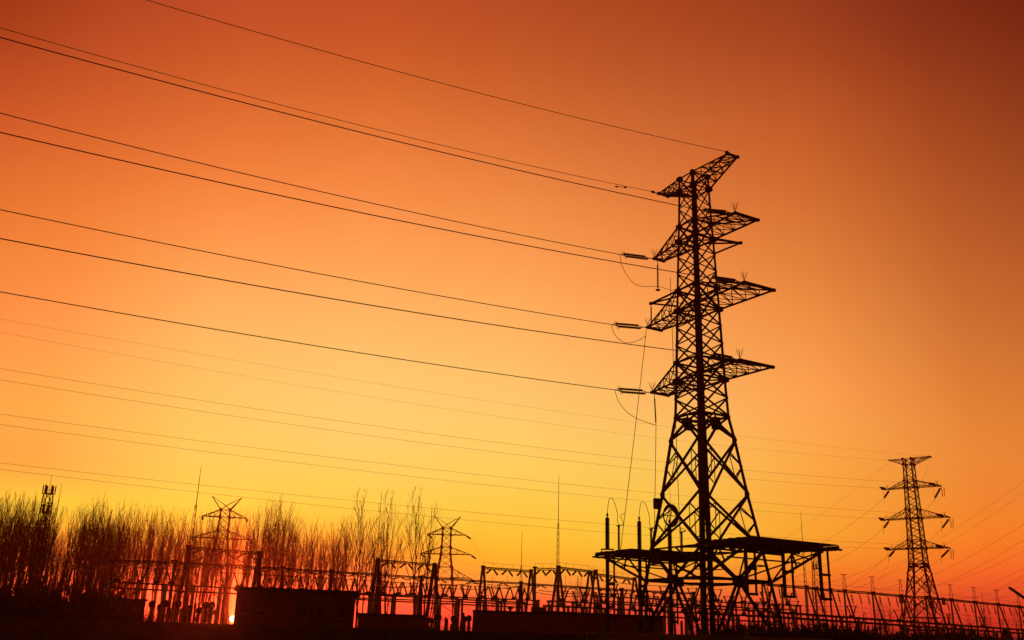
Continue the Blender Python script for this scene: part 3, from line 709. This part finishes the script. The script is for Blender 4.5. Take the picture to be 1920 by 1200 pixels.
def v_strings(W, d, n, label, group, skip=0., hang=False, z0=-.2):
    """tension strings either side of a beam"""
    for a, b in zip(W, W[1:]):
        for i in range(n):
            p = lerp(a, b, (i+.6)/(n+.2))+Vector((0, 0, z0))
            for s_ in (-1, 1):
                q = p+Vector((.85*s_, 1.6*s_, -.8)); string(p+Vector((.12*s_, .3*s_, 0)), q, label, group, .15, 6, k=6)
            if hang: cable([p+Vector((0, 0, -.75)), p+Vector((.05, .2, -5.2))], .022, label.replace('insulator', 'drop wire'), group+' drops', 'drop_wire', 'cable')
            m = spline([p+Vector((-.5, -1.3, -.62)), p+Vector((0, 0, -1.25)), p+Vector((.5, 1.3, -.62))], 5)
PG = [('left', [(355, 1025), (487, 1036)], 'portal gantry of dark posts in front of the left distant pylon'),
      ('second', [(709, 1049), (815, 1058)], 'portal gantry among tall bare trees left of centre'),
      ('third', [(906, 1063), (996, 1070)], 'portal gantry with V strings over the red-brick building'),
      ('fourth', [(1003, 1065), (1047, 1066)], 'short portal gantry next to the thin mast'),
      ('fifth', [(1047, 1063), (1117, 1071)], 'portal gantry left of the cable platform'),
      ('sixth', [(1106, 1074), (1190, 1085)], 'portal gantry partly behind the left cable platform')]
for nm, pts, lab in PG:
    e, W, d = portal('portal_gantry', lab, pts, 12., r=.2 if nm not in ('left', 'second') else .27, mat=STEEL if nm in ('left', 'second') else None)
    v_strings(W, d, 3 if nm != 'fourth' else 2, f'slanted insulator under the beam of the {nm} portal gantry from the left', f'insulators of the {nm} portal gantry', hang=nm in ('third', 'fifth', 'sixth'))
# lower gantry row
S2 = [(174, 1057), (213, 1050), (328, 1053), (428, 1060), (531, 1065), (622, 1071), (710, 1076), (790, 1082), (977, 1093), (1166, 1105), (1300, 1112)]
for i, (a, b) in enumerate(zip(S2, S2[1:])):
    pass
e, W2, d2 = portal('lower_gantry', 'long row of lower A-frame posts carrying a thin beam behind the portal gantries', S2, 9.6, (-1.5, 1.5), .2, rail=False, w_=.22, mat=STEEL)
for a, b in list(zip(W2, W2[1:]))[1:]:
    for i in range(3):
        p = lerp(a, b, (i+.6)/3.2)+Vector((0, 0, -.2))
        for s_ in (-1, 1): string(p, p+Vector((.85*s_, .5*s_, -.32)), 'small slanted insulator under the beam of the lower gantry row', 'insulators of the lower gantry row', .10, 5, k=6)
# right-hand row
RR = [(1430, 1093), (1467, 1097), (1512, 1100), (1530, 1102.5), (1557, 1105), (1584, 1107), (1637, 1111), (1690, 1116), (1737, 1119), (1784, 1123.5), (1828, 1128), (1871, 1132), (1911, 1136.5), (1956, 1141)]
e, WR, dR = portal('gantry_row', 'long receding row of A-frame gantries at the right under the smaller pylon', RR, 12., (0., 3.6), .18, rail=False, w_=.42)
o = Vector((WR[0].x, WR[0].y, 0))
for i, p in enumerate(WR):
    if i >= 5:
        m = MB(); b = p-o+Vector((0, 0, .25)); h = 2.4
        for s_ in (-1, 1): m.bar(b+Vector((.3*s_, 0, 0)), b+Vector((.12*s_, 0, h)), .06)
        for j in range(5):
            z0, z1 = h*j/5, h*(j+1)/5; s_ = 1 if j % 2 else -1; m.bar(b+Vector((s_*(.3-.18*j/5), 0, z0)), b+Vector((-s_*(.3-.18*(j+1)/5), 0, z1)), .04)
        m.bar(b+Vector((-.55, 0, h)), b+Vector((.55, 0, h)), .09); m.build('peak', STEEL, e)
m = MB()
for a, b in zip(WR, WR[1:]): m.bar(a-o+Vector((0, 0, .75)), b-o+Vector((0, 0, .75)), .035)
m.build('guard_wire', WIRE, e)
for i, (a, b) in enumerate(zip(WR, WR[1:])):
    n = 3 if (b-a).length > 5.5 else 1
    for j in range(n):
        p = lerp(a, b, (j+.7)/(n+.4))+Vector((0, 0, -.32))
        string(p, p+Vector((.25, -.2, -1.95)), 'short black insulator hanging upright from the beam of the right gantry row', 'hanging insulators of the right gantry row', .15, 6, k=6)
        if j % 2 == 0: string(p+Vector((-.3, 0, .1)), p+Vector((1.2, -1.4, -.15)), 'flat strain insulator along the beam of the right gantry row', 'strain insulators of the right gantry row', .15, 6, k=6)
        cable([p+Vector((.25, -.2, -1.95)), p+Vector((.3, -.2, -5.4))], .02, 'thin drop wire below the right gantry row', 'drop wires of the right gantry row', 'drop_wire', 'cable')
for zz, r in ((-2.55, .022), (-3.3, .018)):
    for a, b in ((WR[0], WR[5]), (WR[5], WR[9]), (WR[9], WR[13])):
        cable([lerp(a, b, t/10)+Vector((.3, -.2, zz-.5*math.sin(math.pi*t/10))) for t in range(11)], r, 'bus wire strung low along the right gantry row', 'bus wires of the right gantry row', 'bus_wire', 'cable')
# fan of lines leaving the gantry row to the upper right
ORD = ['topmost', 'second from the top', 'third from the top', 'fourth from the top', 'fifth from the top', 'fifth from the bottom', 'fourth from the bottom', 'third from the bottom', 'second from the bottom', 'lowest']
FAN = [((1575, 1106), (1920, 903)), ((1600, 1107), (1920, 924)), ((1648, 1112), (1920, 983)), ((1690, 1116), (1920, 1012)), ((1690, 1108), (1920, 1033)), ((1737, 1119), (1920, 1066)), ((1784, 1121), (1920, 1078)), ((1784, 1123), (1920, 1083)), ((1828, 1127), (1920, 1091)), ((1828, 1108), (1920, 1108))]
for i, (a, b) in enumerate(FAN):
    P = at_height(*a, 12.4); Y1 = 120+6*i; q = at_depth(*b, Y1)
    pts = [P+(q-P)*(t/14)+Vector((0, 0, -1.1*math.sin(math.pi*min(1, t/14)))) for t in range(19)]
    cable(pts, .015 if i > 1 else .010, f'line rising from the gantries to the right edge, {ORD[i]}', 'lines fanning out to the right')

# ------------------------------------------------------------------ busbars, disconnectors and yard equipment
def busbar(a, b, z, label, n, gap=.55, r=.085):
    P, Q = at_height(*a, z), at_height(*b, z); o = Vector((P.x, P.y, 0)); e = empty('busbar_frame', o, label, 'busbar')
    d = Q-P; u = Vector((-d.y, d.x, 0)).normalized()
    for dz, off in ((0, 0), (-gap, .9)):
        MB().tube([P-o+u*off+Vector((0, 0, dz)), Q-o+u*off+Vector((0, 0, dz))], r, 8).build('tube', STEEL, e)
    for i in range(n+1):
        p = lerp(P, Q, i/n)-o; m = MB()
        for s_ in (-.45, .45): m.tube([Vector((p.x, p.y, 0))+u*(s_*1.6+.45), p+u*(s_+.45)+Vector((0, 0, -.1))], .14, 8)
        m.bar(p+u*-.3, p+u*1.3, .22); m.build('support', CONC, e)
    return P, Q, u
BP, BQ, BU = busbar((205, 1091), (985, 1130), 6.6, 'long double busbar frame on posts behind the buildings', 17)
BP2, BQ2, BU2 = busbar((1035, 1127), (1450, 1147), 6.6, 'double busbar frame on posts behind the big pylon', 10)
BP3, BQ3, BU3 = busbar((1440, 1147), (1945, 1183), 6.6, 'double busbar frame on posts along the right gantry row', 14, r=.16)
BP4, BQ4, BU4 = busbar((1030, 1136), (1470, 1158), 5.6, 'lower busbar frame on posts under the cable platforms', 14)
BP5, BQ5, BU5 = busbar((660, 1112), (1010, 1126), 7.4, 'upper busbar frame on posts behind the central distant pylon', 9)
BP6, BQ6, BU6 = busbar((1120, 1118), (1500, 1136), 7.8, 'far busbar frame seen between the big pylon legs', 9)
def disconnector():
    e = empty('disconnector', (0, 0, 0), 'x', 'disconnector'); m = MB().box((0, 0, .12), (.7, .3, .24)); m.build('base', STEEL, e)
    for s_ in (-1, 1): MB().sheds((.15*s_, 0, .24), (.62*s_, 0, 1.45), .06, .12, 8, 8).build('insulator', PORC, e)
    m = MB().bar((-.64, 0, 1.5), (.64, 0, 1.5), .06); m.box((-.64, 0, 1.5), (.2, .16, .14)).box((.64, 0, 1.5), (.2, .16, .14)); m.build('contact_arm', STEEL, e)
    return e
proto = disconnector(); first = True
def place_disc(P, rz, label, group):
    global first
    o = proto if first else copy_tree(proto); first = False
    o.location = P; o.rotation_euler = (0, 0, rz); o['label'] = label; o['group'] = group
for P, Q, n, lab, grp in ((BP, BQ, 27, 'V-shaped disconnector with two leaning insulators on the long busbar frame', 'disconnectors on the long busbar frame'), (BP2, BQ2, 12, 'V-shaped disconnector on the busbar frame behind the big pylon', 'disconnectors behind the big pylon'), (BP4, BQ4, 14, 'V-shaped disconnector on the lower busbar frame', 'disconnectors on the lower busbar frame'), (BP5, BQ5, 11, 'V-shaped disconnector on the upper busbar frame', 'disconnectors on the upper busbar frame'), (BP6, BQ6, 8, 'V-shaped disconnector on the far busbar frame', 'disconnectors on the far busbar frame'), (BP3, BQ3, 6, 'V-shaped disconnector on the busbar frame at the right', 'disconnectors at the right')):
    for i in range(n):
        if lab.startswith('V-shaped disconnector with') and 3 < i < 6: continue
        t = (i+.5+rng.uniform(-.18, .18))/n; place_disc(lerp(P, Q, t)+Vector((0, 0, .1)), rng.choice((0., .35, -.5, .9)), lab, grp)
# post-type equipment below the busbars
def ct():
    e = empty('instrument_transformer', (0, 0, 0), 'x', 'transformer'); m = MB().tube([(0, 0, 0), (0, 0, 2.4)], .14, 8); m.box((0, 0, 2.5), (.8, .8, .2)); m.build('pedestal', CONC, e)
    MB().sheds((0, 0, 2.6), (0, 0, 4.0), .14, .24, 10, 10).build('insulator', PORC, e)
    MB().lathe((0, 0, 4.0), (0, 0, 4.7), [(0, .2), (.1, .32), (.7, .34), (.9, .22), (1, .05)], 10).build('head', STEEL, e); return e
def breaker():
    e = empty('circuit_breaker', (0, 0, 0), 'x', 'circuit breaker'); m = MB()
    for s_ in (-1.2, 0, 1.2): m.tube([(s_, 0, 0), (s_, 0, 1.9)], .12, 8)
    m.box((0, 0, 1.95), (3.0, .5, .3)); m.build('frame', STEEL, e)
    for s_ in (-1.2, 0, 1.2): MB().sheds((s_, 0, 2.1), (s_, 0, 4.6), .12, .2, 14, 8).build('insulator', PORC, e)
    MB().box((1.9, .1, 1.2), (.6, .5, 1.2)).build('drive_box', STEEL, e); return e
p1_, p2_ = ct(), breaker(); f1 = f2 = True
spots = []
for i in range(84): spots.append((1290+i*7.7+rng.uniform(-6, 6), rng.uniform(105, 185), rng.random() < .6, 'at the right'))
for i in range(14): spots.append((800+i*8+rng.uniform(-3, 3), rng.uniform(112, 132), rng.random() < .7, 'between the shed and the red-brick building'))
for i in range(11): spots.append((280+i*12+rng.uniform(-4, 4), rng.uniform(96, 112), rng.random() < .7, 'left of the two-storey building'))
for px, Y, isct, wh in spots:
    q = at_depth(px, 1190, Y)
    if isct:
        o = p1_ if f1 else copy_tree(p1_); f1 = False; o['label'] = f'dark round-headed instrument transformer on a post {wh}'; o['group'] = f'instrument transformers {wh}'
    else:
        o = p2_ if f2 else copy_tree(p2_); f2 = False; o['label'] = f'three-pole circuit breaker on a steel frame {wh}'; o['group'] = f'circuit breakers {wh}'
    o.location = (q.x, q.y, 0); o.rotation_euler = (0, 0, rng.uniform(-.5, .9)); s_ = rng.uniform(.85, 1.05); o.scale = (s_, s_, s_)
# palisade fence between shed and control house and at the left
def fence(a, b, h, label):
    Wd = (b-a).length; ang = math.atan2(b.y-a.y, b.x-a.x); e = empty('palisade_fence', (a.x, a.y, 0), label, 'fence', rz=ang); m = MB(); n = int(Wd/.16)
    for i in range(n+1): m.box((i*Wd/n, 0, h/2), (.05, .03, h))
    m.box((Wd/2, .04, h*.85), (Wd, .04, .06)).box((Wd/2, .04, h*.2), (Wd, .04, .06)); m.build('pale_panel', STEEL, e)
    k_ = max(2, int(Wd/3))
    for i in range(k_+1): MB().box((i*Wd/k_, .1, h/2+.1), (.1, .1, h+.2)).build('post', STEEL, e)
fence(Vector((at_depth(800, 1180, 96).x, 96, 0)), Vector((at_depth(890, 1180, 92).x, 92, 0)), 3.0, 'dark palisade fence between the shed and the red-brick building')
fence(Vector((at_depth(276, 1180, 96).x, 96, 0)), Vector((at_depth(446, 1180, 98).x, 98, 0)), 2.2, 'dark palisade fence in front of the low sun')
# strung wires across the yard
YW = [((140, 1044), (360, 1057), 10.4), ((360, 1057), (531, 1066), 10.4), ((531, 1066), (720, 1074), 10.4), ((140, 1067), (213, 1060), 8.6), ((265, 1076), (350, 1070), 8.2), ((490, 1088), (645, 1081), 8), ((645, 1097), (905, 1093), 7.6), ((815, 1102), (1000, 1097), 7.6), ((870, 1089), (1010, 1098), 9), ((1010, 1107), (1190, 1112), 7.6), ((1060, 1098), (1260, 1108), 8.6), ((1000, 1110), (1120, 1116), 7.4), ((1120, 1088), (1300, 1098), 9.6), ((1190, 1118), (1450, 1128), 7.5), ((1190, 1124), (1450, 1136), 7.2), ((1200, 1132), (1440, 1143), 7.0), ((700, 1098), (800, 1096), 8)]
for i, (a, b, z) in enumerate(YW):
    P, Q = at_height(*a, z), at_height(*b, z)
    cable([lerp(P, Q, t/8)+Vector((0, 0, -.3*math.sin(math.pi*t/8))) for t in range(9)], .035, 'dark bus wire strung across the switchyard between gantry posts', 'bus wires across the switchyard', 'bus_wire', 'cable')

# ------------------------------------------------------------------ masts
def mast(px0, py0, Y, w_, frac, label, group='thin lightning masts'):
    t = at_depth(px0, py0, Y); H = t.z; e = empty('lightning_mast', (t.x, t.y, 0), label, 'mast', group); m = MB(); hz = H*frac
    cs = [(w_, -w_*.6), (-w_, -w_*.6), (0, w_)]; n = int(hz/1.1)
    for c in cs: m.bar((c[0], c[1], 0), (c[0]*.3, c[1]*.3, hz), .05)
    for i in range(n):
        f0, f1 = 1-.7*i/n, 1-.7*(i+1)/n
        for j in range(3):
            a, b = cs[j], cs[(j+1) % 3]; m.bar((a[0]*f0, a[1]*f0, hz*i/n), (b[0]*f1, b[1]*f1, hz*(i+1)/n), .03)
    m.build('lattice', STEEL, e)
    MB().tube([(0, 0, hz-.3), (0, 0, H)], .07, 6, .03).build('spike', STEEL, e)
mast(377, 876, 150, .5, .78, 'tall thin lightning mast leaning above the left gantry')
mast(1048, 890, 170, .45, .72, 'tall thin lightning mast right of the centre gantry')
mast(979, 995, 190, .5, .7, 'short thin lightning mast behind the centre gantry')
mast(1501, 958, 190, .45, .75, 'thin lightning mast above the tip of the right platform')
mast(716, 920, 190, .45, .7, 'thin mast rising among the bare trees left of centre')
mast(116, 905, 210, .45, .75, 'thin mast beside the phone tower in the left trees')
mast(1256, 914, 190, .4, .75, 'thin mast seen through the big pylon legs')
mast(1840, 1106, 260, .45, .75, 'stubby far mast at the right edge of the gantry row')
def phone_tower(px, py, Y, label, w_, sp, k_=1.):
    t = at_depth(px, py, Y); H = t.z/k_; e = empty('phone_tower', (t.x, t.y, 0), label, 'tower', 'phone towers'); e.scale = (k_, k_, k_); m = MB()
    cs = [(1, -1), (1, 1), (-1, 1), (-1, -1)]; n = int(H/1.9)
    f = lambda z: w_*(1.9-.9*z/H)
    for c in cs: m.bar((c[0]*f(0), c[1]*f(0), 0), (c[0]*f(H), c[1]*f(H), H), .16)
    for i in range(n):
        z0, z1 = H*i/n, H*(i+1)/n
        for j in range(4):
            a, b = cs[j], cs[(j+1) % 4]; m.bar((a[0]*f(z0), a[1]*f(z0), z0), (b[0]*f(z1), b[1]*f(z1), z1), .09); m.bar((b[0]*f(z0), b[1]*f(z0), z0), (b[0]*f(z1)*1, b[1]*f(z1), z1), .05); m.bar((a[0]*f(z1), a[1]*f(z1), z1), (b[0]*f(z1), b[1]*f(z1), z1), .08)
    m.build('lattice', STEEL, e)
    for zz, rp in ((H, 1.05), (H-4.2, .8)):
        p = MB().tube([Vector((rp*math.cos(a), rp*math.sin(a), zz)) for a in [2*math.pi*i/16 for i in range(17)]], .07, 5)
        for i in range(6): a = i*math.pi/3; p.bar((0, 0, zz), (rp*math.cos(a), rp*math.sin(a), zz), .07)
        p.tube([Vector((rp*math.cos(a), rp*math.sin(a), zz+.9)) for a in [2*math.pi*i/16 for i in range(17)]], .04, 5); p.build('platform', STEEL, e)
        for i in range(6):
            a = i*math.pi/3+.3; rr_ = rp+.2; MB().box((rr_*math.cos(a), rr_*math.sin(a), zz+.9), (.2, .28, 1.9), a).build('antenna', PARAP, e)
    MB().tube([(0, 0, H), (0, 0, H+sp)], .06, 6, .03).build('spike', STEEL, e)
phone_tower(91, 926, 122, 'phone tower with panel antennas above the left trees', .75, 4.2, .56)
phone_tower(1529, 1040, 300, 'far phone tower seen under the right platform', .9, 2.5)
# tip of a steel bracket at the right edge
P, Q = at_depth(1893, 1102, 60), at_depth(1940, 1135, 57)
e = empty('roadside_pole', (Q.x, Q.y, 0), 'black sloping bracket arm reaching in at the right edge', 'pole'); o = Vector((Q.x, Q.y, 0))
MB().bar(P-o, Q-o, .15, .1).build('bracket_arm', STEEL, e); MB().tube([(0, 0, 0), Q-o+Vector((0, 0, .4))], .14, 10, .1).build('pole', CONC, e)

# ------------------------------------------------------------------ bare trees
def tree_mesh(seed, H, spread, nprim, dense, base=.22, twig=.013):
    rg = random.Random(seed); tr = MB(); cr = MB()
    pts = []; x = y = 0.
    for i in range(9):
        t = i/8; pts.append(Vector((x, y, H*.97*t))); x += rg.uniform(-.18, .18)*H/16; y += rg.uniform(-.18, .18)*H/16
    tr.tube(pts, base*H/16*.78, 7, .016)
    def tp(t):
        f = t*8; i = min(int(f), 7); return lerp(pts[i], pts[i+1], f-i)
    def branch(p, d, ln, r, depth):
        n = 3 if depth < 2 else 2; q = [p]; dd = d.copy()
        for i in range(n):
            dd = (dd+Vector((rg.uniform(-.16, .16), rg.uniform(-.16, .16), rg.uniform(.02, .22)))).normalized(); q.append(q[-1]+dd*ln/n)
        cr.tube(q, r, 4 if depth == 0 else 3, max(r*.35, twig*.6))
        if depth >= 2: return
        m = dense[depth]
        for k_ in range(m):
            t = .22+.75*(k_+rg.random())/m; f = t*n; i = min(int(f), n-1); s = lerp(q[i], q[i+1], f-i)
            a = rg.uniform(0, 6.283); side = Vector((math.cos(a), math.sin(a), 0)); nd_ = (dd*1.0+side*rg.uniform(.3, .62)+Vector((0, 0, .25))).normalized()
            branch(s, nd_, ln*rg.uniform(.32, .55)*(1.15-.5*t), max(r*.5, twig), depth+1)
    for k_ in range(nprim):
        t = .3+.67*(k_+rg.random())/nprim; a = k_*2.4+rg.uniform(-.5, .5); s_ = spread*rg.uniform(.7, 1.25)
        d = Vector((math.cos(a)*s_, math.sin(a)*s_, 1)).normalized()
        branch(tp(t), d, H*(.17+.40*(1-t)**.8)*rg.uniform(.75, 1.2), max(.07*(1.15-t)*H/16, twig*2.0), 0)
    return tr, cr
TREES = []
for i, (H, sp, npr, dn) in enumerate(((16, .24, 13, (3, 2)), (16, .30, 12, (3, 2)), (16, .19, 14, (3, 1)), (16, .46, 17, (5, 3)), (16, .26, 12, (3, 2)))):
    tr, cr = tree_mesh(100+i, H, sp, npr, dn)
    TREES.append((tr, cr))
tproto = {}
def plant(kind, loc, h, rz, label, group, name='bare_tree'):
    if kind not in tproto:
        e = empty(name, (0, 0, 0), label, 'tree', group); tr, cr = TREES[kind]; tr.build('trunk', BARK, e); cr.build('crown', BARK, e); tproto[kind] = e; o = e
    else: o = copy_tree(tproto[kind])
    o.location = loc; s_ = h/16; o.scale = (s_*1.0, s_*1.0, s_); o.rotation_euler = (0, 0, rz); o['label'] = label; o['group'] = group
def top_y(x):
    prof = [(-60, 935), (60, 942), (110, 955), (150, 942), (180, 965), (250, 970), (320, 975), (400, 985), (480, 965), (500, 955), (540, 985), (600, 1000), (650, 985), (700, 985), (760, 975), (800, 960), (830, 1020)]
    for (a, b), (c, d) in zip(prof, prof[1:]):
        if a <= x <= c: return b+(d-b)*(x-a)/(c-a)
    return 1000
for i in range(104):      # dense poplar belt at the left edge
    px = -70+i*2.7+rng.uniform(-8, 8); Y = rng.uniform(126, 180) if px < 170 else rng.uniform(150, 190)
    h = at_depth(px, top_y(max(px, 0))+20+abs(rng.gauss(0, 20))+(45 if 74 < px < 108 else 0), Y).z
    q = at_depth(px, 1150, Y); plant(rng.choice((0, 1, 2, 4)), (q.x, q.y, 0), h, rng.uniform(0, 6.28), 'slender bare poplar in the dense belt at the left edge', 'bare poplars at the left edge')
for i in range(150):      # belt behind the yard
    px = 172+i*3.75+rng.uniform(-7, 7); Y = rng.uniform(254, 330)
    h = at_depth(px, top_y(px)+6+abs(rng.gauss(0, 20)), Y).z
    if 431 < px < 444 or px > 640 and i % 3: continue
    q = at_depth(px, 1150, Y); plant(rng.choice((0, 1, 2, 2, 4)), (q.x, q.y, 0), h, rng.uniform(0, 6.28), 'slender bare tree in the belt behind the switchyard', 'bare trees behind the switchyard')
for px, py, Y, k_, lab in ((668, 932, 165, 3, 'tall open-crowned bare tree right of the two-storey building'), (722, 934, 165, 3, 'tall bare tree beside the thin mast left of centre'), (776, 930, 160, 3, 'tall spreading bare tree left of the central distant pylon'), (798, 952, 170, 1, 'bare tree touching the central distant pylon'), (492, 955, 200, 2, 'tall bare tree over the two-storey building'), (143, 938, 150, 2, 'tall bare tree right of the phone tower at the left')):
    q = at_depth(px, 1150, Y); plant(k_, (q.x, q.y, 0), at_depth(px, py, Y).z*(.9 if px > 600 else .86), rng.uniform(0, 6.28), lab, 'single taller bare trees')
for px, Y, h in ((915, 230, 11), (930, 240, 12), (1090, 240, 15), (1075, 230, 14), (1140, 250, 14), (1010, 250, 9), (1655, 230, 12), (1668, 240, 11), (1725, 150, 9), (1745, 160, 8), (1850, 200, 10), (1880, 190, 9), (1820, 210, 9), (1905, 180, 10), (1790, 230, 10), (1340, 240, 8), (1300, 250, 8)):
    q = at_depth(px, 1180, Y); plant(rng.choice((1, 3)), (q.x, q.y, 0), h, rng.uniform(0, 6.28), 'small bushy bare tree beyond the gantries', 'small bare trees beyond the gantries')
# shrubs
SH = []
def shrub_mesh(seed):
    rg = random.Random(seed); m = MB()
    for i in range(150):
        a = rg.uniform(0, 6.28); s_ = rg.uniform(.1, 1.0); p = Vector((math.cos(a)*.9*rg.random(), math.sin(a)*.9*rg.random(), 0)); d = Vector((math.cos(a)*s_, math.sin(a)*s_, 1.2)).normalized(); ln = rg.uniform(1.0, 2.6)
        mid = p+d*ln*.5+Vector((rg.uniform(-.1, .1), rg.uniform(-.1, .1), .05)); en = p+d*ln+Vector((0, 0, .25)); m.tube([p, mid, en], .03, 3, .012)
        for j in range(5):
            t = rg.uniform(.3, .95); b = lerp(p, en, t); dd = (d+Vector((rg.uniform(-.8, .8), rg.uniform(-.8, .8), rg.uniform(0, .5)))).normalized(); m.tube([b, b+dd*rg.uniform(.3, .8)], .02, 3, .012)
    return m
sproto = [None, None, None]
def shrub(k_, loc, s_, label, group):
    if sproto[k_] is None:
        e = empty('shrub', loc, label, 'shrub', group); shrub_mesh(500+k_).build('stems', LEAF, e); sproto[k_] = e; o = e
    else: o = copy_tree(sproto[k_])
    o.location = loc; o.scale = (s_*1.3, s_*1.3, s_); o.rotation_euler = (0, 0, rng.uniform(0, 6.28)); o['label'] = label; o['group'] = group
for i in range(60):
    px = -40+i*5.4+rng.uniform(-6, 6); Y = rng.uniform(70, 92); q = at_depth(px, 1190, Y)
    shrub(i % 3, (q.x, q.y, 0), rng.uniform(.35, 1.6)*(1.2 if px < 150 else .75), 'tangled bare shrub under the poplars at the lower left', 'shrubs at the lower left')
for i in range(52):
    px = 1400+i*10.5+rng.uniform(-6, 6); Y = rng.uniform(58, 95); q = at_depth(px, 1190, Y)
    shrub(i % 3, (q.x, q.y, 0), rng.uniform(.75, 1.25), 'tangled bare shrub in front of the right gantry row', 'shrubs at the lower right')

for i in range(96):
    px = 1330+i*6.5+rng.uniform(-8, 8); Y = rng.uniform(130, 190); q = at_depth(px, 1190, Y)
    shrub(i % 3, (q.x, q.y, 0), rng.uniform(.9, 2.0), 'dense dark shrub among the equipment below the right gantry row', 'shrubs among the right equipment')

# ------------------------------------------------------------------ evening haze
hz = bpy.data.materials.new('evening_haze'); hz.use_nodes = True; ht = hz.node_tree; ht.nodes.clear()
hv = ht.nodes.new('ShaderNodeVolumePrincipled'); ho = ht.nodes.new('ShaderNodeOutputMaterial'); ht.links.new(hv.outputs[0], ho.inputs['Volume'])
hv.inputs['Color'].default_value = (.98, .16, .10, 1); hv.inputs['Density'].default_value = .00034; hv.inputs['Anisotropy'].default_value = .87
tag(MB().box((0, 100, 24.), (2440, 2440, 50)).build('haze', hz), 'thin warm evening haze filling the air over the switchyard', 'haze', kind='stuff')
